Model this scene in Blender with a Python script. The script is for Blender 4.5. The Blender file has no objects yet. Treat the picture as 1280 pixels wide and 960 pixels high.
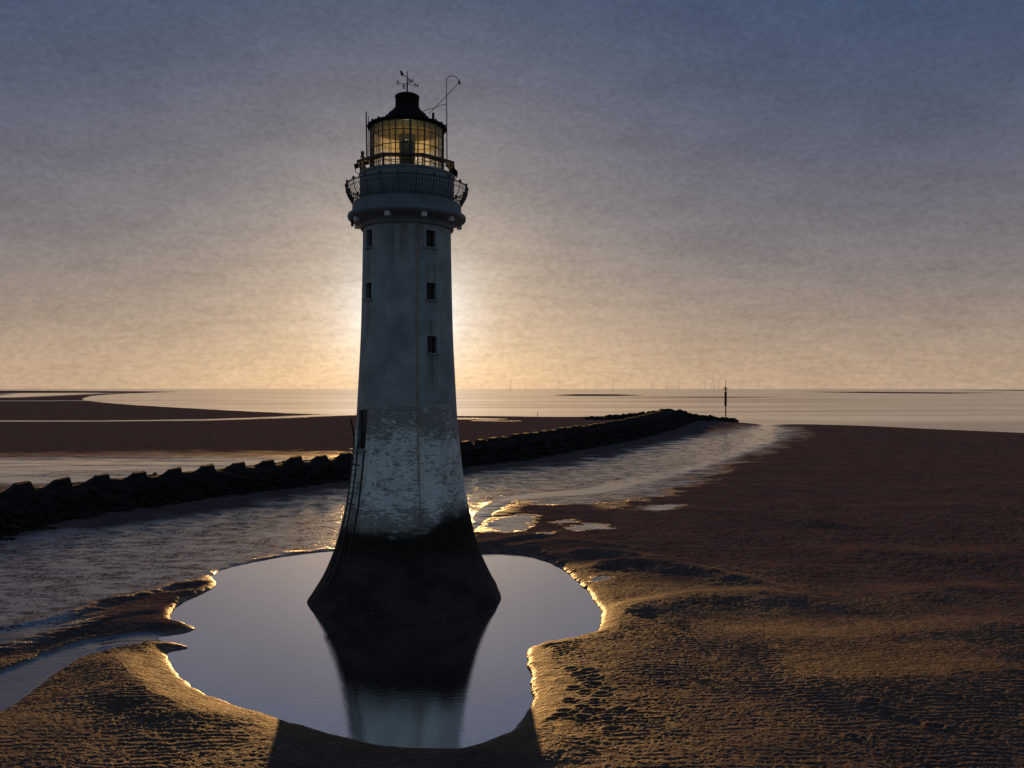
import bpy, bmesh, math, random
import numpy as np
from mathutils import Vector, Matrix

random.seed(7)
rng = np.random.default_rng(7)
S = bpy.context.scene
COL = S.collection
PI = math.pi

# ------------------------------------------------------------------ camera
H, F, HZ = 11.4, 1030.0, 486.0          # eye height, focal length in photo pixels, horizon row
cam = bpy.data.cameras.new("camera"); co = bpy.data.objects.new("camera", cam); COL.objects.link(co)
co.location = (0, 0, H); co.rotation_euler = (PI / 2, 0, 0)
cam.sensor_width = 36; cam.lens = 36 * F / 1280.0; cam.shift_y = (HZ - 480) / 1280.0
cam.clip_start = 0.5; cam.clip_end = 90000
S.camera = co

# ------------------------------------------------------------------ sun and sky
SUN_ELEV, SUN_TAN = math.radians(5.0), -0.127
sdir = Vector((SUN_TAN, 1, 0)).normalized() * math.cos(SUN_ELEV) + Vector((0, 0, math.sin(SUN_ELEV)))
sdir.normalize()
sl = bpy.data.lights.new("sun", 'SUN'); so = bpy.data.objects.new("sun", sl); COL.objects.link(so)
sl.energy = 4.8; sl.angle = math.radians(0.5); sl.color = (1.0, 0.54, 0.18)
so.rotation_euler = (-sdir).to_track_quat('-Z', 'Y').to_euler(); so.location = (0, 0, 60)

S.view_settings.view_transform = 'Standard'; S.view_settings.look = 'None'
S.view_settings.exposure = 0.0; S.view_settings.gamma = 1.0; S.view_settings.use_curve_mapping = False

W = bpy.data.worlds.new("World"); S.world = W; W.use_nodes = True
class N:
    """small helper for node trees"""
    def __init__(s, tree): s.t = tree; s.n = tree.nodes; s.l = tree.links
    def new(s, typ, **kw):
        n = s.n.new(typ)
        for k, v in kw.items(): setattr(n, k, v)
        return n
    def put(s, sock, v):
        if hasattr(v, 'is_output'): s.l.new(v, sock)
        elif v is not None: sock.default_value = v
    def m(s, op, a, b=None, c=None, clamp=False):
        n = s.new('ShaderNodeMath', operation=op, use_clamp=clamp)
        for i, v in enumerate((a, b, c)):
            if v is not None: s.put(n.inputs[i], v)
        return n.outputs[0]
    def vm(s, op, a, b=None):
        n = s.new('ShaderNodeVectorMath', operation=op); s.put(n.inputs[0], a)
        if b is not None: s.put(n.inputs[3] if op == 'SCALE' else n.inputs[1], b)
        return n.outputs[1] if op == 'DOT_PRODUCT' else n.outputs[0]
    def mix(s, f, a, b, blend='MIX'):
        n = s.new('ShaderNodeMix', data_type='RGBA', blend_type=blend)
        s.put(n.inputs[0], f); s.put(n.inputs[6], a); s.put(n.inputs[7], b); return n.outputs[2]
    def mixf(s, f, a, b):
        n = s.new('ShaderNodeMix', data_type='FLOAT'); s.put(n.inputs[0], f); s.put(n.inputs[2], a); s.put(n.inputs[3], b); return n.outputs[0]
    def noise(s, vec, scale, detail=4, rough=0.55, dist=0.0):
        n = s.new('ShaderNodeTexNoise'); s.put(n.inputs['Vector'], vec)
        n.inputs['Scale'].default_value = scale; n.inputs['Detail'].default_value = detail
        n.inputs['Roughness'].default_value = rough; n.inputs['Distortion'].default_value = dist; return n.outputs[0]
    def mapv(s, vec, scale=(1, 1, 1), loc=(0, 0, 0), rot=(0, 0, 0)):
        n = s.new('ShaderNodeMapping'); s.put(n.inputs[0], vec); n.inputs['Location'].default_value = loc
        n.inputs['Rotation'].default_value = rot; n.inputs['Scale'].default_value = scale; return n.outputs[0]
    def ramp(s, f, *stops):
        n = s.new('ShaderNodeValToRGB'); s.put(n.inputs[0], f); e = n.color_ramp.elements
        while len(e) < len(stops): e.new(0.5)
        for i, (p, c) in enumerate(stops):
            e[i].position = p; e[i].color = (c, c, c, 1) if not isinstance(c, tuple) else (*c, 1)
        return n.outputs[0]
    def attr(s, name): return s.new('ShaderNodeAttribute', attribute_name=name).outputs['Fac']
    def bump(s, h, strength, dist, normal=None):
        n = s.new('ShaderNodeBump'); s.put(n.inputs['Height'], h); s.put(n.inputs['Strength'], strength)
        n.inputs['Distance'].default_value = dist
        if normal is not None: s.l.new(normal, n.inputs['Normal'])
        return n.outputs[0]
    def sm(s, v, lo, hi):
        n = s.new('ShaderNodeMapRange', interpolation_type='SMOOTHSTEP'); s.put(n.inputs[0], v)
        s.put(n.inputs[1], lo); s.put(n.inputs[2], hi); return n.outputs[0]

w = N(W.node_tree); w.n.clear()
tc = w.new('ShaderNodeTexCoord').outputs['Generated']
dirn = w.vm('NORMALIZE', tc)
sep = w.new('ShaderNodeSeparateXYZ'); w.l.new(dirn, sep.inputs[0])
elev = w.m('MULTIPLY', w.m('ARCSINE', sep.outputs[2]), 180 / PI)
elp = w.m('MAXIMUM', elev, 0.0)
cg = w.vm('DOT_PRODUCT', dirn, tuple(sdir))
gam = w.m('MULTIPLY', w.m('ARCCOSINE', w.m('MINIMUM', cg, 0.99999)), 180 / PI)
sky = w.new('ShaderNodeTexSky', sky_type='NISHITA', sun_disc=False)
sky.sun_elevation = SUN_ELEV; sky.sun_rotation = math.atan(SUN_TAN); sky.air_density = 1.0; sky.dust_density = 1.5; sky.ozone_density = 2.0
front = w.sm(cg, -0.35, 0.9)                                  # the sunward side of the sky is the bright one
def rgba_(*c): return (*c, 1)
def glow(amount, col): return w.vm('SCALE', col, amount)
band = w.m('MULTIPLY', w.m('EXPONENT', w.m('DIVIDE', elp, -8.5)), w.mixf(front, 0.08, 1.0))
halo = w.m('EXPONENT', w.m('DIVIDE', gam, -7.6))
core = w.m('EXPONENT', w.m('MULTIPLY', w.m('POWER', w.m('DIVIDE', gam, 3.7), 2.0), -1.0))
base = w.mix(front, rgba_(0.88, 1.44, 1.98), rgba_(0.16, 0.58, 1.46))
acc = w.vm('ADD', base, glow(band, (5.4, 3.4, 1.2)))
acc = w.vm('ADD', acc, glow(halo, (5.5, 4.35, 2.85)))
acc = w.vm('ADD', acc, glow(core, (3.6, 5.8, 7.6)))
acc = w.mix(0.12, acc, w.vm('SCALE', sky.outputs[0], 0.5))
# faint mackerel cloud, stretched towards the horizon
den = w.m('ADD', w.m('MAXIMUM', sep.outputs[2], 0.0), 0.10)
comb = w.new('ShaderNodeCombineXYZ'); w.l.new(w.m('DIVIDE', sep.outputs[0], den), comb.inputs[0]); w.l.new(w.m('DIVIDE', sep.outputs[1], den), comb.inputs[1])
c1 = w.noise(w.mapv(comb.outputs[0], (1.0, 1.6, 1), rot=(0, 0, 0.35)), 2.2, 6, 0.62, 0.4)
c2 = w.noise(w.mapv(dirn, (1.0, 1.0, 1.7), rot=(0, 0.25, 0.0)), 130.0, 3, 0.6, 0.0)
c3 = w.noise(w.mapv(dirn, (1.0, 1.0, 2.0), rot=(0, 0.2, 0.0)), 11.0, 6, 0.62, 0.2)
cl = w.m('ADD', w.m('MULTIPLY', w.m('SUBTRACT', c1, 0.5), 0.36), w.m('MULTIPLY', w.m('SUBTRACT', c2, 0.5), 0.52))
cl = w.m('ADD', cl, w.m('MULTIPLY', w.m('SUBTRACT', c3, 0.5), 0.32))
acc = w.vm('SCALE', acc, w.m('ADD', 1.0, cl))
bg = w.new('ShaderNodeBackground'); w.l.new(acc, bg.inputs[0]); bg.inputs[1].default_value = 0.1
wo = w.new('ShaderNodeOutputWorld'); w.l.new(bg.outputs[0], wo.inputs[0])

# ------------------------------------------------------------------ helpers
def gp(px, py, z=0.0):
    """photo pixel -> point on the level z"""
    y = (H - z) * F / (py - HZ); return ((px - 640) / F * y, y)
def tag(o, label=None, cat=None, group=None, kind=None):
    if label: o["label"] = label
    if cat: o["category"] = cat
    if group: o["group"] = group
    if kind: o["kind"] = kind
    return o
def link(name, mesh, mat=None, parent=None):
    o = bpy.data.objects.new(name, mesh); COL.objects.link(o)
    if mat: mesh.materials.append(mat)
    if parent: o.parent = parent
    return o
def from_bm(name, bm, mat=None, parent=None, smooth=False):
    me = bpy.data.meshes.new(name); bmesh.ops.recalc_face_normals(bm, faces=bm.faces[:]); bm.to_mesh(me); bm.free()
    if smooth: me.polygons.foreach_set('use_smooth', [True] * len(me.polygons))
    return link(name, me, mat, parent)
def box(bm, c, s, rz=0.0, tilt=None):
    M = Matrix.Translation(c) @ Matrix.Rotation(rz, 4, 'Z')
    if tilt: M = M @ tilt
    M = M @ Matrix.Diagonal((s[0], s[1], s[2], 1))
    bmesh.ops.create_cube(bm, size=1, matrix=M)
def tube(bm, pts, r, n=8, cap=True):
    pts = [Vector(p) for p in pts]; rings = []
    rr = r if isinstance(r, (list, tuple)) else [r] * len(pts)
    for i, p in enumerate(pts):
        t = (pts[min(i + 1, len(pts) - 1)] - pts[max(i - 1, 0)]).normalized()
        a = t.orthogonal().normalized() if i == 0 else (pa - t * pa.dot(t)).normalized()
        pa = a; b = t.cross(a)
        rings.append([bm.verts.new(p + (a * math.cos(2 * PI * k / n) + b * math.sin(2 * PI * k / n)) * rr[i]) for k in range(n)])
    for A, B in zip(rings, rings[1:]):
        for k in range(n): bm.faces.new((A[k], A[(k + 1) % n], B[(k + 1) % n], B[k]))
    if cap: bm.faces.new(rings[0][::-1]); bm.faces.new(rings[-1])
def lathe(bm, prof, n=96, closed=False, cap=(False, False), a0=0.0):
    rings = []
    for r, z in prof:
        rings.append([bm.verts.new((r * math.cos(a0 + 2 * PI * k / n), r * math.sin(a0 + 2 * PI * k / n), z)) for k in range(n)])
    prs = list(zip(rings, rings[1:])) + ([(rings[-1], rings[0])] if closed else [])
    for A, B in prs:
        for k in range(n): bm.faces.new((A[k], A[(k + 1) % n], B[(k + 1) % n], B[k]))
    if cap[0]: bm.faces.new(rings[0][::-1])
    if cap[1]: bm.faces.new(rings[-1])
def ring(bm, r, z, t, n=96, a0=0.0, w=None):
    w = w or t
    lathe(bm, [(r - w / 2, z - t / 2), (r + w / 2, z - t / 2), (r + w / 2, z + t / 2), (r - w / 2, z + t / 2)], n, closed=True, a0=a0)

# numpy gradient noise
_perm = rng.permutation(4096); _perm = np.concatenate([_perm, _perm])
_ga = rng.uniform(0, 2 * PI, 4096); _gx, _gy = np.cos(_ga), np.sin(_ga)
def perlin(x, y):
    xi = np.floor(x).astype(np.int64); yi = np.floor(y).astype(np.int64); xf = x - xi; yf = y - yi
    u = xf * xf * xf * (xf * (xf * 6 - 15) + 10); v = yf * yf * yf * (yf * (yf * 6 - 15) + 10)
    def g(ix, iy, dx, dy):
        h = _perm[(_perm[ix & 4095] + iy) & 4095]; return _gx[h] * dx + _gy[h] * dy
    a = g(xi, yi, xf, yf); b = g(xi + 1, yi, xf - 1, yf); c = g(xi, yi + 1, xf, yf - 1); d = g(xi + 1, yi + 1, xf - 1, yf - 1)
    return (a + u * (b - a)) * (1 - v) + (c + u * (d - c)) * v
def fbm(x, y, octs=4, gain=0.5):
    s = 0; a = 1.0
    for i in range(octs): s = s + a * perlin(x + 17.3 * i, y - 9.1 * i); x = x * 2.03; y = y * 2.03; a *= gain
    return s
def sstep(v, lo, hi):
    t = np.clip((v - lo) / (hi - lo), 0, 1); return t * t * (3 - 2 * t)
def seg_dist(X, Y, pts, closed=False):
    """distance to a polyline, and for each point the parameter of the nearest place on it"""
    P = np.array(pts, float); n = len(P); d2 = np.full(X.shape, 1e18); tt = np.zeros(X.shape)
    for i in range(n if closed else n - 1):
        a = P[i]; b = P[(i + 1) % n]; e = b - a; L = max(e @ e, 1e-12)
        t = np.clip(((X - a[0]) * e[0] + (Y - a[1]) * e[1]) / L, 0, 1)
        q = (X - a[0] - t * e[0]) ** 2 + (Y - a[1] - t * e[1]) ** 2
        k = q < d2; d2 = np.where(k, q, d2); tt = np.where(k, i + t, tt)
    return np.sqrt(d2), tt / max(n - 1, 1)
def inside(X, Y, pts):
    P = np.array(pts, float); n = len(P); r = np.zeros(X.shape, bool)
    for i in range(n):
        (x1, y1), (x2, y2) = P[i], P[(i + 1) % n]
        if y1 == y2: continue
        c = ((y1 > Y) != (y2 > Y)) & (X < (x2 - x1) * (Y - y1) / (y2 - y1) + x1); r ^= c
    return r
def sdf(X, Y, pts):
    d, _ = seg_dist(X, Y, pts, True); return np.where(inside(X, Y, pts), -d, d)
def smooth_poly(pts, it=2, closed=True):
    P = [np.array(p, float) for p in pts]
    for _ in range(it):
        Q = []; n = len(P)
        for i in range(n if closed else n - 1):
            a, b = P[i], P[(i + 1) % n]; Q += [a * .75 + b * .25, a * .25 + b * .75]
        if not closed: Q = [P[0]] + Q + [P[-1]]
        P = Q
    return [tuple(p) for p in P]

# ------------------------------------------------------------------ materials
def material(name):
    m = bpy.data.materials.new(name); m.use_nodes = True; m.node_tree.nodes.clear()
    k = N(m.node_tree); p = k.new('ShaderNodeBsdfPrincipled'); o = k.new('ShaderNodeOutputMaterial'); k.l.new(p.outputs[0], o.inputs[0])
    return m, k, p, o
def plain(name, col, rough=0.6, metal=0.0, var=0.25, scale=3.0, bump=0.0):
    m, k, p, o = material(name); tcg = k.new('ShaderNodeTexCoord').outputs['Object']
    nz = k.noise(tcg, scale, 5, 0.6)
    c = k.mix(k.sm(nz, 0.3, 0.7), tuple(v * (1 - var) for v in col) + (1,), tuple(min(1, v * (1 + var)) for v in col) + (1,))
    k.l.new(c, p.inputs['Base Color']); p.inputs['Roughness'].default_value = rough; p.inputs['Metallic'].default_value = metal
    if bump: k.l.new(k.bump(k.noise(tcg, scale * 4, 5), bump, 0.05), p.inputs['Normal'])
    return m
def rgba(*c): return (*c, 1)

# sand: one material, driven by wetness and by a painted shade mask
def sand_material():
    m, k, p, o = material("tidal_sand")
    pos = k.new('ShaderNodeNewGeometry').outputs['Position']
    wet = k.attr('wet'); pud = k.attr('puddle')
    n1 = k.noise(k.mapv(pos, (1, 1, 1)), 0.35, 6, 0.6); n2 = k.noise(k.mapv(pos, (1, 1.4, 1)), 5.0, 5, 0.65)
    damp_shade_m = k.attr('damp_shade')
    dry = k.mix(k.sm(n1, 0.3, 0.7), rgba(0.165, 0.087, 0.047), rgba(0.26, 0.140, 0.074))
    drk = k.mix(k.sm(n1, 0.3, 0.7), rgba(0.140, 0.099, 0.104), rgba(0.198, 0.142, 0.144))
    dry = k.mix(damp_shade_m, dry, drk)  # golden crests, darker flats and far sand: sun and ripple shade painted in
    dry = k.mix(k.sm(n2, 0.35, 0.75), k.mix(0.5, dry, rgba(0.03, 0.02, 0.018)), dry)
    damp_shade = k.mix(k.sm(n2, 0.3, 0.7), rgba(0.075, 0.062, 0.074), rgba(0.165, 0.138, 0.160))  # own colour of the wet flats
    col = k.mix(wet, dry, damp_shade); col = k.mix(pud, col, rgba(0.05, 0.042, 0.048))
    k.l.new(col, p.inputs['Base Color'])
    sp = k.noise(k.mapv(pos, (0.8, 1.5, 1)), 0.7, 6, 0.7); sq = k.noise(k.mapv(pos, (0.9, 1.0, 1)), 5.5, 4, 0.7)
    zone = k.mixf(k.sm(sp, 0.38, 0.56), 0.60, 1.0)
    cast = k.m('MULTIPLY', k.sm(k.m('SUBTRACT', sq, k.m('MULTIPLY', k.m('SUBTRACT', sp, 0.5), 0.5)), 0.515, 0.57), k.m('SUBTRACT', 1.0, pud))
    film = k.m('MULTIPLY', wet, k.m('MULTIPLY', zone, k.m('SUBTRACT', 1.0, cast)))   # film of water, broken by worm casts and ripple crests
    col = k.mix(k.m('MULTIPLY', cast, k.m('MULTIPLY', wet, 0.5)), col, rgba(0.028, 0.022, 0.028)); k.l.new(col, p.inputs['Base Color'])
    rough = k.mixf(wet, 0.7, k.mixf(k.sm(film, 0.03, 0.3), 0.65, 0.13)); rough = k.mixf(pud, rough, 0.08)
    k.l.new(rough, p.inputs['Roughness'])
    shine = k.m('MAXIMUM', film, pud)
    k.l.new(k.mixf(shine, 1.33, 3.3), p.inputs['IOR'])
    k.l.new(k.mixf(shine, k.mixf(k.m('MAXIMUM', damp_shade_m, k.m('MULTIPLY', wet, k.m('GREATER_THAN', 0.9, k.attr('shore')))), 0.30, 0.0), 0.5), p.inputs['Specular IOR Level'])
    rp = k.noise(k.mapv(pos, (1.0, 2.1, 1), rot=(0, 0, 0.12)), 4.2, 3, 0.55, 0.5)
    fine = k.noise(k.mapv(pos, (1.0, 1.6, 1)), 16.0, 4, 0.65)
    far = k.noise(k.mapv(pos, (0.7, 1.0, 1)), 1.5, 5, 0.68, 0.4)
    st = k.mixf(pud, k.mixf(wet, 1.0, k.mixf(film, 0.5, 0.08)), 0.03)
    b = k.bump(fine, st, 0.03); b = k.bump(rp, st, 0.16, b); b = k.bump(far, st, 0.42, b)
    k.l.new(b, p.inputs['Normal'])
    return m
def water_material(name, deep, lo, gain, rough, waves, bands=False):
    m, k, p, o = material(name); k.n.remove(p)
    pos = k.new('ShaderNodeNewGeometry').outputs['Position']; nrm = None
    for sc, stretch, st, dist in waves: nrm = k.bump(k.noise(k.mapv(pos, stretch, rot=(0, 0, 0.2)), sc, 3, 0.55, 0.2), st, dist, nrm)
    fr = k.new('ShaderNodeFresnel'); fr.inputs[0].default_value = 1.34; k.l.new(nrm, fr.inputs['Normal'])
    fac = k.m('ADD', k.m('MULTIPLY', fr.outputs[0], gain), lo, clamp=True)
    if bands:      # slicks and ruffled water
        bn = k.noise(k.mapv(pos, (0.12, 1.0, 1), rot=(0, 0, -0.06)), 0.018, 6, 0.65, 0.5); fac = k.m('MULTIPLY', fac, k.mixf(k.sm(bn, 0.38, 0.6), 0.72, 1.05), clamp=True)
    d = k.new('ShaderNodeBsdfDiffuse'); d.inputs[0].default_value = rgba(*deep)
    g = k.new('ShaderNodeBsdfGlossy'); g.inputs['Roughness'].default_value = rough; k.l.new(nrm, g.inputs['Normal']); g.inputs[0].default_value = rgba(.97, .96, .98)
    mx = k.new('ShaderNodeMixShader'); k.l.new(fac, mx.inputs[0]); k.l.new(d.outputs[0], mx.inputs[1]); k.l.new(g.outputs[0], mx.inputs[2])
    k.l.new(mx.outputs[0], o.inputs[0]); return m
M_sand = sand_material()
M_pool = water_material("pool_water", (0.05, 0.042, 0.052), 0.05, 0.85, 0.03, [(2.5, (1, 2.2, 1), 0.16, 0.02), (11, (1, 2, 1), 0.2, 0.006)])
M_sea = water_material("sea_water", (0.03, 0.03, 0.032), 0.36, 0.62, 0.10, [(0.05, (0.35, 1.6, 1), 0.3, 0.4), (0.5, (0.6, 1.6, 1), 0.3, 0.08), (2.5, (1, 1.6, 1), 0.3, 0.02)], True)

def tower_material():
    m, k, p, o = material("painted_stone")
    pos = k.new('ShaderNodeTexCoord').outputs['Object']
    sp = k.new('ShaderNodeSeparateXYZ'); k.l.new(pos, sp.inputs[0]); X, Y, Z = sp.outputs
    ang = k.m('ARCTAN2', X, k.m('MULTIPLY', Y, -1.0))
    uv = k.new('ShaderNodeCombineXYZ'); k.l.new(k.m('MULTIPLY', ang, 2.75), uv.inputs[0]); k.l.new(Z, uv.inputs[1]); uv = uv.outputs[0]
    br = k.new('ShaderNodeTexBrick'); k.l.new(uv, br.inputs['Vector']); br.inputs['Scale'].default_value = 1.0
    br.inputs['Brick Width'].default_value = 1.1; br.inputs['Row Height'].default_value = 0.42; br.inputs['Mortar Size'].default_value = 0.012
    br.inputs['Color1'].default_value = rgba(1, 1, 1); br.inputs['Color2'].default_value = rgba(.6, .6, .6); br.inputs['Mortar'].default_value = rgba(0, 0, 0)
    big = k.noise(k.mapv(uv, (1, 1, 1)), 0.6, 5, 0.6); mid = k.noise(k.mapv(uv, (0.7, 1.5, 1)), 2.0, 8, 0.72); fine = k.noise(k.mapv(uv, (0.5, 2.2, 1)), 7.0, 6, 0.7)
    upper = k.mix(k.sm(big, 0.3, 0.7), rgba(0.20, 0.225, 0.25), rgba(0.34, 0.36, 0.38))  # upper wall darkened in its colour to imitate vignetting
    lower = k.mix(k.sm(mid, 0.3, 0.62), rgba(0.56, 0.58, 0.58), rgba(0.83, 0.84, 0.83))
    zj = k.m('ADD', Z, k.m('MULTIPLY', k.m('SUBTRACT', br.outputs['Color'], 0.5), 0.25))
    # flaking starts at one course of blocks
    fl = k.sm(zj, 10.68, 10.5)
    peel_amt = k.mixf(k.sm(Z, 8.2, 9.9), 0.0, 0.085)
    low_amt = k.mixf(k.sm(Z, 5.9, 4.6), 0.0, 0.08)
    pm = k.m('ADD', k.m('ADD', k.m('MULTIPLY', mid, 0.48), k.m('MULTIPLY', fine, 0.52)), k.m('ADD', peel_amt, low_amt))
    pm = k.m('ADD', pm, k.m('MULTIPLY', k.m('SUBTRACT', big, 0.5), 0.25))
    peel = k.m('MULTIPLY', k.sm(pm, 0.505, 0.56), fl)
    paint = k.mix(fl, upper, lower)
    stone = k.mix(k.sm(fine, 0.3, 0.7), rgba(0.075, 0.062, 0.06), rgba(0.15, 0.125, 0.12))
    col = k.mix(k.m('MULTIPLY', peel, 0.80), paint, stone)
    # rust and rain streaks
    stn = k.noise(k.mapv(uv, (3.0, 0.12, 1)), 1.6, 5, 0.6)
    col = k.mix(k.m('MULTIPLY', k.sm(stn, 0.50, 0.75), 0.38), col, rgba(0.16, 0.13, 0.11))
    for ph_, z_ in ((31, 15.0), (31, 17.9), (31, 20.0), (31, 13.2), (-57, 16.0), (-57, 18.9), (-20, 20.0), (17, 20.0), (-5, 20.0)):
        dd = k.m('ABSOLUTE', k.m('SUBTRACT', ang, ph_ * PI / 180)); ms = k.m('MULTIPLY', k.sm(dd, 0.16, 0.03), k.m('MULTIPLY', k.sm(Z, z_ - 2.4, z_ - .9), k.sm(Z, z_ + .1, z_ - .1)))
        col = k.mix(k.m('MULTIPLY', ms, k.m('MULTIPLY', k.sm(stn, 0.36, 0.62), 0.6)), col, rgba(0.13, 0.085, 0.055))
    # weed and slime below a ragged line, higher on the right
    edge = k.m('ADD', 4.15, k.m('MULTIPLY', k.sm(ang, 0.0, 0.9), 0.75))
    edge = k.m('ADD', edge, k.m('MULTIPLY', k.m('SUBTRACT', mid, 0.5), 1.3))
    dk = k.sm(k.m('SUBTRACT', edge, Z), -0.45, 0.35)
    weed = k.mix(k.sm(mid, 0.35, 0.65), rgba(0.012, 0.010, 0.008), rgba(0.026, 0.022, 0.017))
    slime = k.mix(k.sm(fine, 0.3, 0.7), rgba(0.036, 0.022, 0.026), rgba(0.070, 0.046, 0.050))
    slime = k.mix(k.m('MULTIPLY', k.sm(br.outputs['Color'], 0.35, 0.0), k.sm(mid, 0.35, 0.75)), slime, rgba(0.016, 0.010, 0.011)); slime = k.mix(k.sm(big, 0.4, 0.62), slime, rgba(0.026, 0.017, 0.018))
    bar = k.noise(k.mapv(uv, (1, 1, 1)), 9.0, 4, 0.7)
    slime = k.mix(k.m('MULTIPLY', k.sm(bar, 0.58, 0.68), k.sm(Z, 2.3, 0.6)), slime, rgba(0.09, 0.08, 0.075))
    weed = k.mix(k.sm(Z, 3.4, 2.4), weed, slime)
    col = k.mix(dk, col, weed)
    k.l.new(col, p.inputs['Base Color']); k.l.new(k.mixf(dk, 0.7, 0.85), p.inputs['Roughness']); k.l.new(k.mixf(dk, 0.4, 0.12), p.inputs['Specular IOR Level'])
    h = k.m('ADD', k.m('MULTIPLY', br.outputs['Color'], k.mixf(dk, 0.25, 0.12)), k.m('MULTIPLY', fine, 0.6)); h = k.m('SUBTRACT', h, k.m('MULTIPLY', peel, 0.35))
    k.l.new(k.bump(h, 0.6, 0.05), p.inputs['Normal'])
    return m
M_tower = tower_material()
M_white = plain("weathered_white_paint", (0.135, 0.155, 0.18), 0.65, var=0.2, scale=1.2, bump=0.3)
M_iron = plain("black_iron", (0.022, 0.02, 0.02), 0.5, 0.3)
M_rust = plain("rusty_pipe", (0.34, 0.22, 0.16), 0.7, var=0.5, scale=2)
M_dark = plain("dark_opening", (0.012, 0.012, 0.014), 0.35)
M_sill = plain("grey_sill", (0.22, 0.22, 0.23), 0.8)
M_roof = plain("dark_roof_lead", (0.010, 0.008, 0.008), 0.8)
M_galv = plain("galvanised_pole", (0.16, 0.16, 0.17), 0.45, 0.6)
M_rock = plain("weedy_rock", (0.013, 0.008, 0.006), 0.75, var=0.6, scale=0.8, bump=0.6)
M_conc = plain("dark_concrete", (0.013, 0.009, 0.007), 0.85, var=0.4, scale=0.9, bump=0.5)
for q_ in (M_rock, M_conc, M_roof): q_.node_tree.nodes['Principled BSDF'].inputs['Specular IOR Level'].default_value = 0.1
M_stone = plain("wet_stone", (0.03, 0.025, 0.022), 0.5, var=0.5, scale=8, bump=0.5)
M_bracket = plain("pale_bracket", (0.6, 0.6, 0.6), 0.6)
M_rail = plain("painted_railing", (0.025, 0.026, 0.03), 0.6, var=.4)
M_turb = plain("turbine_grey", (0.8, 0.78, 0.78), 0.6)
M_panel = plain("solar_cell", (0.02, 0.02, 0.03), 0.25)
M_matt = plain('matt_black', (0.015, 0.015, 0.017), 1.0); M_matt.node_tree.nodes['Principled BSDF'].inputs['Specular IOR Level'].default_value = 0.0
M_brass = plain("old_brass", (0.25, 0.16, 0.05), 0.4, 0.7)
def glass_mat():
    m, k, p, o = material("lantern_glass"); k.n.remove(p)
    tr = k.new('ShaderNodeBsdfTransparent'); tr.inputs[0].default_value = rgba(.97, .97, .91)
    gl = k.new('ShaderNodeBsdfGlossy'); gl.inputs['Roughness'].default_value = 0.05
    pane_glow = k.new('ShaderNodeBsdfTranslucent'); pane_glow.inputs[0].default_value = rgba(.95, .93, .76)  # translucency added to make the panes look brighter
    ms = k.new('ShaderNodeMixShader'); ms.inputs[0].default_value = .11; k.l.new(tr.outputs[0], ms.inputs[1]); k.l.new(pane_glow.outputs[0], ms.inputs[2])
    lw = k.new('ShaderNodeFresnel'); lw.inputs[0].default_value = 1.45
    mx = k.new('ShaderNodeMixShader'); k.l.new(k.m('MULTIPLY', lw.outputs[0], 0.6), mx.inputs[0]); k.l.new(ms.outputs[0], mx.inputs[1]); k.l.new(gl.outputs[0], mx.inputs[2])
    k.l.new(mx.outputs[0], o.inputs[0]); return m
def blind_mat():
    m, k, p, o = material("yellow_blind"); k.n.remove(p)
    d = k.new('ShaderNodeBsdfDiffuse'); d.inputs[0].default_value = rgba(.42, .37, .19)
    t = k.new('ShaderNodeBsdfTranslucent'); t.inputs[0].default_value = rgba(.7, .58, .25)
    tr = k.new('ShaderNodeBsdfTransparent'); tr.inputs[0].default_value = rgba(.85, .78, .5)
    a = k.new('ShaderNodeMixShader'); a.inputs[0].default_value = .5; k.l.new(d.outputs[0], a.inputs[1]); k.l.new(t.outputs[0], a.inputs[2])
    b = k.new('ShaderNodeMixShader'); b.inputs[0].default_value = .62; k.l.new(a.outputs[0], b.inputs[1]); k.l.new(tr.outputs[0], b.inputs[2])
    k.l.new(b.outputs[0], o.inputs[0]); return m
M_glass, M_blind = glass_mat(), blind_mat()

# ------------------------------------------------------------------ the ground: one sheet, from behind the camera to the far banks
def P(*pp): return [gp(a, b) for a, b in pp]
POOL = smooth_poly(P((600, 691), (640, 691), (672, 697), (702, 710), (724, 728), (741, 746), (751, 762), (754, 776), (748, 791), (728, 800), (697, 804),
    (667, 808), (658, 815), (662, 835), (667, 862), (664, 884), (655, 900), (640, 915), (615, 928), (580, 936), (540, 938), (500, 936), (460, 931), (420, 921),
    (385, 912), (352, 905), (320, 894), (290, 884), (262, 873), (238, 860), (220, 844), (208, 824), (210, 815), (224, 812), (238, 810), (228, 806), (212, 803), (198, 800), (198, 795), (218, 792), (238, 789), (245, 785), (228, 779), (211, 775),
    (214, 766), (226, 754), (244, 745), (266, 736), (272, 729), (262, 721), (275, 713), (300, 706), (330, 700), (365, 694), (420, 688), (500, 686)), 2)
# land beyond the flats
SEA_CUT = [P((-900, 522), (-400, 520), (-200, 505))]
LAND = [P((-2500, 560), (-2500, 488.6), (-300, 488.2), (0, 488.2), (100, 488.6), (235, 489.6), (170, 491.2), (118, 494), (100, 497.5), (104, 501), (150, 505.5), (220, 509.5),
          (300, 514), (380, 517.5), (450, 519), (590, 520), (690, 521.2), (735, 521), (790, 519), (840, 520), (872, 523), (905, 527.5), (930, 528.5), (948, 530), (958, 533.5), (966, 531), (990, 530), (1040, 531),
          (1100, 533), (1180, 537), (1280, 541), (1500, 551), (2400, 600), (2400, 5000), (-2500, 5000)),
        P((690, 494), (720, 492.7), (770, 492.8), (806, 494), (770, 494.9), (720, 495)),
        P((1000, 489.8), (1080, 489.6), (1190, 490.6), (1260, 491), (1180, 492), (1080, 491.2)),
        P((1190, 487.8), (1300, 487.6), (1500, 487.9), (1300, 488.6)),
        P((760, 496.5), (900, 496.0), (1000, 496.4), (900, 497.0))]
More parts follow.
